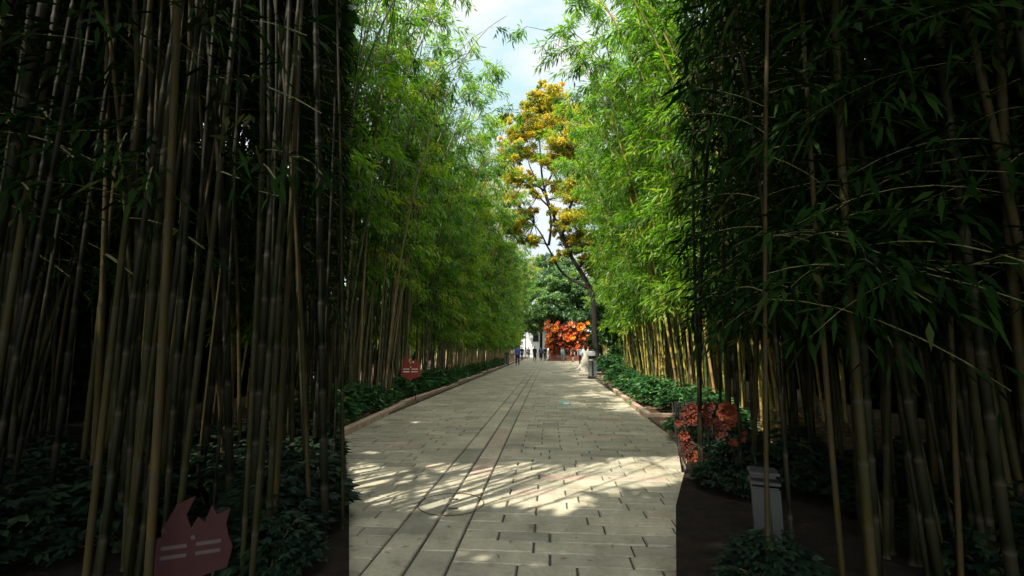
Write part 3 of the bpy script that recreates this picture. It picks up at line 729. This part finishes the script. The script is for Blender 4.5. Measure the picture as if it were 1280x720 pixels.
for (x, y) in [(2.3, 5.0), (2.7, 4.3), (2.6, 5.8), (3.1, 3.9), (3.4, 4.9), (2.6, 3.4)]:
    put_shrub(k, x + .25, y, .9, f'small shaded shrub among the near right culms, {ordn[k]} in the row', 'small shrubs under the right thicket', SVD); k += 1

k = 0
for z in (2.95, 3.35, 3.8, 4.35, 4.95, 5.6, 6.3, 7.0):
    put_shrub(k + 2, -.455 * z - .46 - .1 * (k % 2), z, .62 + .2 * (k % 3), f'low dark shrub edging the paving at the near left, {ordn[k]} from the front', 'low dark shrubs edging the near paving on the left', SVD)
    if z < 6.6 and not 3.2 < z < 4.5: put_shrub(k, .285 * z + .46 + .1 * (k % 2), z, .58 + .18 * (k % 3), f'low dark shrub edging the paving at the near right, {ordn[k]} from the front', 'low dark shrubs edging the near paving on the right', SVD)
    k += 1
# leaf litter
n = 9000; rng = np.random.default_rng(77)
lx = np.where(rng.random(n) < .5, rng.uniform(-6.5, -3.8, n), rng.uniform(2.2, 6, n)); ly = 7.6 + rng.uniform(0, 1, n) ** 1.5 * 23
lx = np.where((ly < 8) & (lx < 0), lx - .3, lx)
P = np.stack([lx, ly, np.full(n, .062) + rng.uniform(0, .02, n)], 1); a = rng.uniform(0, 6.28, n)
Q = leaves(P, np.stack([np.cos(a), np.sin(a), rng.normal(0, .15, n)], 1), rng.uniform(.08, .16, n), rng.uniform(.008, .02, n), rng, .3)
tag(link('leaf_litter', leaf_mesh('leaf_litter', Q, rng.random(n), M['litter'])), 'dry brown bamboo leaves scattered over the planting beds', 'leaf litter', None, 'stuff')
n = 340; P = np.stack([rng.uniform(-3.4, 1.9, n), 3 + rng.random(n) ** 1.3 * 20, np.full(n, .008)], 1); a = rng.uniform(0, 6.28, n)
Q = leaves(P, np.stack([np.cos(a), np.sin(a), np.full(n, .12)], 1), rng.uniform(.04, .08, n), rng.uniform(.005, .011, n), rng, .2)
tag(link('fallen_leaves', leaf_mesh('fallen_leaves', Q, rng.random(n), M['litter'])), 'a few tiny dry leaves lying loose on the stone paving', 'fallen leaves', None, 'stuff')

# ------------------------------------------------------------ red signs
def red_sign(label, loc, rz, s, post, dull=''):
    t = thing('red_sign', label, 'sign', loc, rz, None, s)
    pts = [(-.24, -.18), (-.12, -.22), (-.02, -.30), (.10, -.23), (.25, -.2), (.28, -.05), (.24, .05), (.22, .14), (.24, .25), (.15, .22), (.11, .30), (.07, .17), (.02, .22), (-.02, .14), (-.06, .24), (-.01, .38), (-.13, .33), (-.19, .2), (-.2, .1), (-.29, .07), (-.25, -.06)]
    m = MB(); n = len(pts); d = .015; z0 = post
    m.add([(x, -d, z + z0) for x, z in pts] + [(x, d, z + z0) for x, z in pts], [tuple(range(n)), tuple(reversed(range(n, 2 * n)))] + [(i, i + n, (i + 1) % n + n, (i + 1) % n) for i in range(n)])
    m.build('board', M['red' + dull], t)
    m = MB()
    for x0 in (-.12, .11):
        for zz in (.015, -.055): m.box((x0, -.019, z0 + zz), (.17, .006, .028))
    m.box((0, -.019, z0 + .07), (.03, .006, .03)); m.build('lettering', M['cream' + dull], t)
    for x0 in (-.15, .15):
        m = MB(); m.tube([(x0, .03, 0), (x0, .03, z0 - .02)], .012, 8); m.build('post', M['dark'], t)
p = AT(513.5, 462, 12.3)
red_sign('red flame-shaped sign with two pale lines standing among left shrubs', (p.x, p.y, .05), .1, 1.0, p.z - .05)
p = AT(241, 682, 2.6)
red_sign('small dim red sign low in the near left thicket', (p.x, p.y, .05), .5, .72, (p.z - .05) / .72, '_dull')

# ------------------------------------------------------------ litter bins
def bin_(label, loc, rz=0, s=1, dull=''):
    t = thing('litter_bin', label, 'litter bin', loc, rz, 'slim two-panel litter bins', s)
    m = MB(); m.box((0, 0, .06), (.46, .4, .12), 0, 0, .02); m.build('base', M['dark'], t)
    m = MB(); m.box((0, 0, .50), (.36, .34, .78)); m.build('body', M['dark'], t)
    for x in (-.125, .125):
        m = MB(); m.box((x, -.185, .5), (.15, .03, .74), 0, 0, .006); m.build('panel', M['steel' + dull], t)
    m = MB(); m.box((0, 0, .955), (.42, .38, .05), 0, 0, .015); m.box((0, .1, 1.03), (.36, .14, .10)); m.box((0, 0, 1.10), (.42, .38, .04), 0, 0, .015)
    m.build('lid', M['dark'], t)
p = G(741, 473.5); bin_('slim litter bin with two grey panels at the end of the right bed', (p.x, p.y, 0), -.05)
p = G(633.5, 456.5); bin_('slim litter bin standing by the far left kerb beside people', (p.x + .0, p.y, 0), .05)
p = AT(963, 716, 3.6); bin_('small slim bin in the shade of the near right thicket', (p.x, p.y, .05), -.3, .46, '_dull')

# ------------------------------------------------------------ flower display
def flower(m, c, r, nrm, mi_p, mi_c, rng, petals=6):
    nrm = Vector(nrm).normalized(); q = nrm.to_track_quat('Z', 'Y'); c = Vector(c)
    for lay, (rs, tilt) in enumerate(((1.0, .25), (.65, .6))):
        for k in range(petals):
            a = 2 * math.pi * (k + .5 * lay) / petals + rng.uniform(-.1, .1); w = .42 * rs
            pts = []
            for (u, v, z) in ((0.08, 0, 0), (.45, -w * .8, .12), (.9, -w * .55, tilt * .9), (1.0, 0, tilt), (.9, w * .55, tilt * .9), (.45, w * .8, .12), (.55, 0, .02)):
                u *= rs; x = u * math.cos(a) - v * math.sin(a); y = u * math.sin(a) + v * math.cos(a)
                pts.append(c + q @ Vector((x * r, y * r, z * r * .8)))
            m.add(pts, [(0, 1, 6), (1, 2, 3, 6), (6, 3, 4, 5), (0, 6, 5)], mi_p)
    pts = [c + q @ Vector((math.cos(i * .785) * r * .2, math.sin(i * .785) * r * .2, r * .12)) for i in range(8)] + [c + q @ Vector((0, 0, r * .3))]
    m.add(pts, [(i, (i + 1) % 8, 8) for i in range(8)], mi_c)
def display(label, loc, W, H, big, n, seed, nl=5000, rz=0, plinth=True, group=None, dim=False):
    rng = random.Random(seed); nr = np.random.default_rng(seed)
    t = thing('flower_display', label, 'flower display', loc, rz, group)
    z0 = .55 * H / 4.7
    if plinth:
        m = MB(); m.box((0, 0, .09), (W * .92, 1.5, .18), 0, 0, .02); m.box((0, .1, .30), (W * .86, 1.2, .24), 0, 0, .02); m.build('plinth', M['wood'], t)
        m = MB()
        for zz in (.5, .64): m.box((0, -.45, zz), (W * .84, .05, .09), 0, 0, .01)
        for k in range(7): m.box((-W * .4 + k * W * .8 / 6, -.42, .42), (.06, .06, .36))
        m.build('railing', M['wood'], t)
    if not dim:
        m = MB(); m.box((0, .32 * W / 5, z0 + (H * .9 - z0) / 2), (W * .84, .12, H * .9 - z0)); m.build('backing_board', M['backing'], t)
    # dark stem framework filling the middle
    m = MB()
    for k in range(40):
        x = rng.uniform(-W * .42, W * .42); x2 = x + rng.uniform(-.5, .5) * W / 5
        m.tube([(x, .2, .15 * z0), (x2, .1 + rng.uniform(-.1, .3), H * .5), (x2 + rng.uniform(-.3, .3) * W / 5, .2, H * .93)], [.03 * H / 4.7, .02 * H / 4.7, .01], 5)
    m.build('stem_frame', M['bark'], t)
    P = np.stack([nr.uniform(-W / 2, W / 2, nl) * .98, nr.normal(.15, .22, nl) * W / 5, z0 + (H - z0) * nr.random(nl)], 1)
    edge = np.abs(P[:, 0]) < W / 2 * (1 - .25 * (P[:, 2] < H * .35)); edge &= (P[:, 2] < H * (.88 + .10 * np.sin(P[:, 0] * 9 / W))) 
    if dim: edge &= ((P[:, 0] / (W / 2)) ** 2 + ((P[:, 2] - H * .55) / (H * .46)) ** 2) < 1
    P = P[edge]; nl = len(P)
    D = unit(nr.normal(0, 1, (nl, 3))); s = W / 5
    Q = leaves(P, D, nr.uniform(.12, .26, nl) * s, nr.uniform(.03, .06, nl) * s, nr, 1)
    link('foliage', leaf_mesh('foliage', Q, nr.random(nl), M['leaf_shade' if dim else 'russet']), t)
    for (x, z, r) in big:
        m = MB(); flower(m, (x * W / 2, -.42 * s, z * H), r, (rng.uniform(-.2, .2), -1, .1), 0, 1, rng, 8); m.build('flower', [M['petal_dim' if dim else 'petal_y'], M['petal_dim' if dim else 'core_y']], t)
    pal = ['petal_o'] * 5 + ['petal_r'] * 3 + ['petal_p'] * 2 + ['petal_y']
    for k in range(n):
        u = rng.random()
        if u < .35: x = rng.uniform(-.98, -.62); z = rng.uniform(.12, .97)
        elif u < .75: x = rng.uniform(-.95, .98); z = rng.uniform(.66, .97)
        else: x = rng.uniform(-.6, .98); z = rng.uniform(.25, .75)
        if x < -.7 and z < .35: x *= .85
        r = rng.uniform(.13, .30) * s * (1.9 if dim else 1)
        if dim and x * x + ((z - .55) / .46) ** 2 > 1: x *= .6; z = .55 + (z - .55) * .7
        if not dim and u < .75: x *= rng.uniform(.97, 1.06); z += rng.uniform(-.02, .03)
        m = MB(); flower(m, (x * W / 2, (-.3 + rng.uniform(-.15, .12)) * s, z * H), r, (x * .5 + rng.uniform(-.3, .3), -1, rng.uniform(-.1, .5)), 0, 1, rng, 6)
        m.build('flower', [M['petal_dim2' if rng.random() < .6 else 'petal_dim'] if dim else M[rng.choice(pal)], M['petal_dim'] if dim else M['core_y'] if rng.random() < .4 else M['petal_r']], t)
dl, dr = AT(682, 450, 56), AT(735, 450, 56)
display('large orange and red flower display on a timber plinth closing the avenue', ((dl.x + dr.x) / 2, 56, 0), dr.x - dl.x, 4.9, [(-.55, .80, .55), (.68, .83, .60), (.28, .58, .42)], 92, 5, 6000)
p = AT(892, 610, 5.2)
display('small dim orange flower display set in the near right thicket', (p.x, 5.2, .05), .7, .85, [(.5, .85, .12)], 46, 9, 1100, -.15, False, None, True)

# ------------------------------------------------------------ white building
bx = (AT(657, 440, 80).x + AT(684, 440, 80).x) / 2; bw = AT(684, 440, 80).x - AT(657, 440, 80).x
bt = thing('white_building', 'small white-walled building with one dark arched window at the path end', 'building', (bx, 80, 0))
m = MB(); hw = bw / 2; HB = 4.7
wx, wz, ww, wh = -.1, 3.35, .42, .55
# wall with a real window opening
m.box((-(hw + ww - wx) / 2 + 0, 2, HB / 2), (hw + wx - ww, 4, HB)); m.v = []; m.f = []; m.m = []
m.box(((-hw + wx - ww) / 2, 0, HB / 2), (wx - ww + hw, .3, HB)); m.box(((hw + wx + ww) / 2, 0, HB / 2), (hw - wx - ww, .3, HB))
m.box((wx, 0, (wz - wh) / 2), (2 * ww, .3, wz - wh)); m.box((wx, 0, (HB + wz + wh) / 2), (2 * ww, .3, HB - wz - wh))
m.box((-hw + .15, 3, HB / 2), (.3, 5.7, HB)); m.box((hw - .15, 3, HB / 2), (.3, 5.7, HB)); m.box((0, 6, HB / 2), (bw, .3, HB)); m.build('wall', M['wall'], bt)
m = MB(); m.box((wx, .05, wz), (2 * ww, .04, 2 * wh)); wn = m.build('window', M['glass'], bt)
m = MB()
for x in (-ww - .04, ww + .04): m.box((wx + x, -.17, wz), (.08, .05, 2 * wh + .1))
m.box((wx, -.17, wz + wh + .05), (2 * ww + .25, .05, .1)); m.box((wx, -.19, wz - wh - .05), (2 * ww + .3, .1, .08)); m.box((wx, -.02, wz), (.04, .05, 2 * wh))
for k in (-1, 1): m.box((wx + k * .2, -.172, wz + wh + .14), (.45, .05, .1), 0)
m.build('frame', M['dark'], wn)
m = MB(); m.box((0, 3, HB + .06), (bw + .5, 6.6, .12)); m.box((0, 3, HB + .2), (bw + .2, 6.2, .16)); m.build('roof', M['rooftile'], bt)
m = MB(); m.box((0, -.28, .2), (bw + .1, .25, .4)); m.build('plinth', M['cream'], bt)
m = MB(); lwx = AT(648, 440, 82).x; m.box((0, 0, 1.3), (3.0, .3, 2.6), 0); m.box((0, 0, 2.67), (3.2, .5, .14), 1)
tag(m.build('garden_wall', [M['wall'], M['rooftile']], None, (lwx - .6, 82, 0)), 'long white garden wall behind the left bamboo at the path end', 'wall')
m = MB(); m.box((0, 0, .3), (9, .3, .6), 0); m.box((0, 0, .63), (9.1, .42, .07), 0)
tag(m.build('low_wall', M['wall'], None, (fx(674, 78), 78, 0)), 'low white wall crossing behind the far walkers', 'wall')
pt = thing('lamp_post', 'thin dark pole beside the white building', 'lamp post', (fx(656.5, 74), 74, 0))
m = MB(); m.lathe([(.14, 0), (.14, .3), (.08, .4), (.07, 4.4), (.0, 4.42)], 10); m.build('post', M['dark'], pt)
m = MB(); m.lathe([(.0, 4.4), (.16, 4.45), (.2, 4.75), (.05, 4.9), (0, 4.92)], 10); m.build('lamp_head', M['dark'], pt)

# ------------------------------------------------------------ people
def skin_obj(name, J, E, rad, mat, parent, sub=1, root=0):
    me = bpy.data.meshes.new(name); me.from_pydata(J, E, []); o = bpy.data.objects.new('tmp', me); C.objects.link(o)
    md = o.modifiers.new('s', 'SKIN'); md.use_smooth_shade = True
    sv = me.skin_vertices[0].data
    for i, r in enumerate(rad): sv[i].radius = r if isinstance(r, tuple) else (r, r)
    sv[root].use_root = True
    s2 = o.modifiers.new('u', 'SUBSURF'); s2.levels = sub; s2.render_levels = sub
    dg = bpy.context.evaluated_depsgraph_get(); res = bpy.data.meshes.new_from_object(o.evaluated_get(dg)); res.name = name
    res.materials.clear(); res.materials.append(mat)
    bpy.data.objects.remove(o); return link(name, res, parent)
def person(label, feet, rz, H=1.7, step=.0, top=(.1, .1, .1), legs=(.03, .03, .04), sleeves=True, coat=False, skirt=None, bare=False, hairlen=0, lean=0, extra=None):
    t = thing('person', label, 'person', feet, rz, 'people walking at the far end of the avenue', H / 1.7)
    y = -step
    # faces -Y
    hip = [(.085, 0, .90), (-.085, 0, .90)]
    kn = [(.09, -step * .5 - .02, .50), (-.09, step * .4 - .02, .50)]; an = [(.09, -step, .08), (-.09, step * 1.1, .10)]; to = [(.10, -step - .15, .03), (-.10, step * 1.1 - .14, .04)]
    L = lean
    J = [(0, 0, .94), (0, -L * .3, 1.12), (0, -L * .7, 1.32), (0, -L * .95, 1.43), (0, -L, 1.50), (0, -L - .01, 1.60), (0, -L, 1.665)]
    rad = [(.15, .11), (.125, .095), (.155, .10), (.07, .06), .05, (.078, .092), (.055, .065)]; E = [(0, 1), (1, 2), (2, 3), (3, 4), (4, 5), (5, 6)]
    J.append((0, -L - .095, 1.585)); rad.append(.013); E.append((5, 7))      # nose
    sh = []
    for s, sw in ((1, step * .6), (-1, -step * .6)):
        b = len(J)
        J += [(s * .165, -L * .9, 1.39), (s * .215, -L * .8 + sw * .4, 1.12), (s * .225, -L * .8 - abs(sw) * .1 - .06 + sw, .89), (s * .225, -L * .8 - .08 + sw, .81)]
        rad += [.052, .038, .027, (.034, .018)]; E += [(2, b), (b, b + 1), (b + 1, b + 2), (b + 2, b + 3)]
        for k, (dx, l) in enumerate(((-.024, .062), (-.008, .075), (.008, .07), (.022, .055))):
            c = len(J); J += [(s * .225 + dx * .3, -L * .8 - .09 + dx + sw, .785), (s * .225 - s * .008, -L * .8 - .09 + dx * 1.2 + sw, .785 - l)]; rad += [.009, .0075]; E += [(b + 3, c), (c, c + 1)]
        c = len(J); J += [(s * .205, -L * .8 - .125 + sw, .82), (s * .20, -L * .8 - .14 + sw, .775)]; rad += [.010, .008]; E += [(b + 2, c), (c, c + 1)]
    for i in range(2):
        b = len(J); J += [hip[i], kn[i], an[i], to[i]]; rad += [.085, .058, .038, (.038, .028)]; E += [(0, b), (b, b + 1), (b + 1, b + 2), (b + 2, b + 3)]
    skin_obj('body', J, E, rad, M['skin'], t)
    # top
    JT = [(0, -L * .2, .98 if not coat else .72), (0, -L * .3, 1.14), (0, -L * .7, 1.33), (0, -L * .93, 1.425)]; rt = [(.175, .135), (.15, .12), (.18, .125), (.085, .075)]; ET = [(0, 1), (1, 2), (2, 3)]
    if coat: JT.insert(0, (0, 0, .45)); rt = [(.2, .16), (.19, .15), (.16, .13), (.18, .125), (.085, .075)]; ET = [(0, 1), (1, 2), (2, 3), (3, 4)]
    ci = 3 if coat else 2
    for s, sw in ((1, step * .6), (-1, -step * .6)):
        b = len(JT); JT += [(s * .17, -L * .9, 1.385), (s * .215, -L * .8 + sw * .4, 1.13)]; rt += [.066, .056]; ET += [(ci, b), (b, b + 1)]
        if sleeves: JT.append((s * .225, -L * .8 - abs(sw) * .1 - .055 + sw, .90)); rt.append(.043); ET.append((b + 1, b + 2))
    skin_obj('coat' if coat else 'shirt', JT, ET, rt, cloth(top), t, 1, 1)
    if skirt:
        m = MB(); m.lathe(skirt[1], 20, (0, 0, 0), 0, 1, .9); m.build('skirt', cloth(skirt[0]), t, smooth=True)
    if not bare:
        JL = [(0, 0, .97)]; rl = [(.155, .12)]; EL = []
        for i in range(2):
            b = len(JL); JL += [hip[i], kn[i], (an[i][0], an[i][1], .12)]; rl += [.10, .078, .062]; EL += [(0, b), (b, b + 1), (b + 1, b + 2)]
        skin_obj('trousers', JL, EL, rl, cloth(legs), t)
    for i in range(2):
        m = MB(); a, b = an[i], to[i]; m.tube([(a[0], a[1] + .06, a[2] - .03), (a[0], a[1], a[2] - .01), (b[0], b[1], b[2] + .01), (b[0], b[1] - .05, b[2])], [.03, .052, .045, .02], 8); m.build('shoe', M['dark'], t, smooth=True)
    m = MB()      # hair cap, open at the face
    vs = []; fs = []; nu, nv = 14, 7
    for j in range(nv):
        ph = j / (nv - 1) * 1.9
        for i in range(nu):
            a = math.pi * 2 * i / nu; front = max(0, -math.sin(a)); p_ = min(ph, 1.9 - front * 1.0)
            vs.append((.092 * math.sin(p_) * math.cos(a), -L + .008 + .108 * math.sin(p_) * math.sin(a), 1.615 + .105 * math.cos(p_)))
    for j in range(nv - 1):
        for i in range(nu): k = (i + 1) % nu; fs.append((j * nu + i, j * nu + k, (j + 1) * nu + k, (j + 1) * nu + i))
    m.add(vs, fs)
    if hairlen: m.lathe([(.085, 1.62), (.10, 1.55), (.095, 1.62 - hairlen), (.03, 1.60 - hairlen)], 12, (0, -L + .035, 0), 0, 1, .7)
    m.build('hair', M['hair'], t, smooth=True)
    for s in (-1, 1):
        m = MB(); m.lathe([(0, .008), (.009, .004), (.009, -.004), (0, -.008)], 8, (s * .03, -L - .083, 1.615)); m.build('eye', M['hair'], t)
    if extra: extra(t)
    return t
def gf(px, py): p = G(px, py); return (p.x, p.y, 0)
def backpack(c):
    def f(t):
        m = MB(); m.box((0, .19, 1.22), (.28, .16, .42), 0, 0, .05); m.build('backpack', cloth(c), t)
    return f
AW = math.pi     # facing away from the camera
person('person in a blue jacket and dark jeans walking alone on the left', gf(647, 457), AW + .2, 1.72, .20, (.07, .12, .42), (.03, .04, .09), lean=.06)
person('person in black between the blue jacket and the grey pair', gf(652.5, 450.5), AW, 1.72, .12, (.02, .02, .025), (.02, .02, .025))
person('person in a pale grey top left of the thin pole base', gf(657.5, 448.5), .4, 1.6, .08, (.42, .38, .42), (.30, .29, .31), hairlen=.15)
person('person in dark grey clothes just right of the pale grey one', gf(660.8, 448.5), AW, 1.65, .1, (.07, .07, .08), (.04, .04, .05))
person('person in a long black coat walking alone in front of the white wall', gf(668.5, 451.8), .15, 1.74, .18, (.015, .015, .017), (.015, .015, .017), coat=True)
person('person in navy with a blue backpack beside the black figure', gf(676, 451), AW, 1.7, .12, (.03, .04, .09), (.015, .015, .02), extra=backpack((.06, .08, .2)))
person('person in all black left of the flower display', gf(681.5, 451), AW, 1.72, .12, (.012, .012, .014), (.012, .012, .014))
person('person in a teal shirt posing before the flower display', gf(703.5, 452.5), .3, 1.62, .1, (.20, .42, .46), (.10, .25, .30), lean=.12, hairlen=.2)
person('person in a pink top sitting low by the display railing', gf(711, 450.8), 0, 1.25, .05, (.75, .36, .36), (.35, .10, .09))
person('person in a black top and short skirt with bare legs by the display', gf(716.5, 452.5), -.6, 1.66, .06, (.015, .015, .02), sleeves=False, bare=True, skirt=((.015, .015, .02), [(.13, 1.0), (.17, .9), (.21, .66), (.205, .66)]), hairlen=.3)
person('person in a light blue shirt and black trousers seen from behind', gf(726, 458), AW - .1, 1.66, .10, (.36, .45, .55), (.015, .015, .018))
person('person in white by the far left litter bin', gf(640.5, 452), AW, 1.64, .08, (.62, .60, .56), (.20, .12, .09), hairlen=.2)
def train(t):
    m = MB()
    P = []; fs = []; nn = 22
    prof = [(.14, 1.02, 0), (.2, .85, .02), (.27, .6, .08), (.30, .35, .14), (.40, .12, .32), (.52, .015, .5)]
    for r, z, off in prof:
        for i in range(nn):
            a = 2 * math.pi * i / nn; rr_ = r * (1 + .07 * math.cos(a * 7)); P.append((off * .75 + rr_ * math.cos(a) * (1.1 if z < .3 else 1), rr_ * math.sin(a) * .75, z))
    for k in range(len(prof) - 1):
        for i in range(nn): j = (i + 1) % nn; fs.append((k * nn + i, k * nn + j, (k + 1) * nn + j, (k + 1) * nn + i))
    m.add(P, fs); m.build('gown', cloth((.33, .31, .25)), t, smooth=True)
    m = MB()
    m.lathe([(.60, .03), (.72, .012), (.86, .008)], 22, (.5, 0, 0), 0, 1.1, .7); m.build('hem', cloth((.22, .15, .09)), t)
person('person in a long cream gown with its train spread on the paving', gf(732.5, 465), AW, 1.70, 0, (.45, .44, .40), sleeves=False, bare=True, hairlen=.28, extra=train)
m = MB(); m.box((0, 0, .11), (.34, .2, .21), 0, 0, .03)
m.tube([(-.08, 0, .2), (-.06, 0, .29), (.06, 0, .29), (.08, 0, .2)], .010, 6)
p = G(741, 473.5)
tag(m.build('white_bag', cloth((.42, .42, .40)), None, (p.x - .02, p.y + .02, 1.12)), 'white bag resting on top of the right litter bin', 'bag')
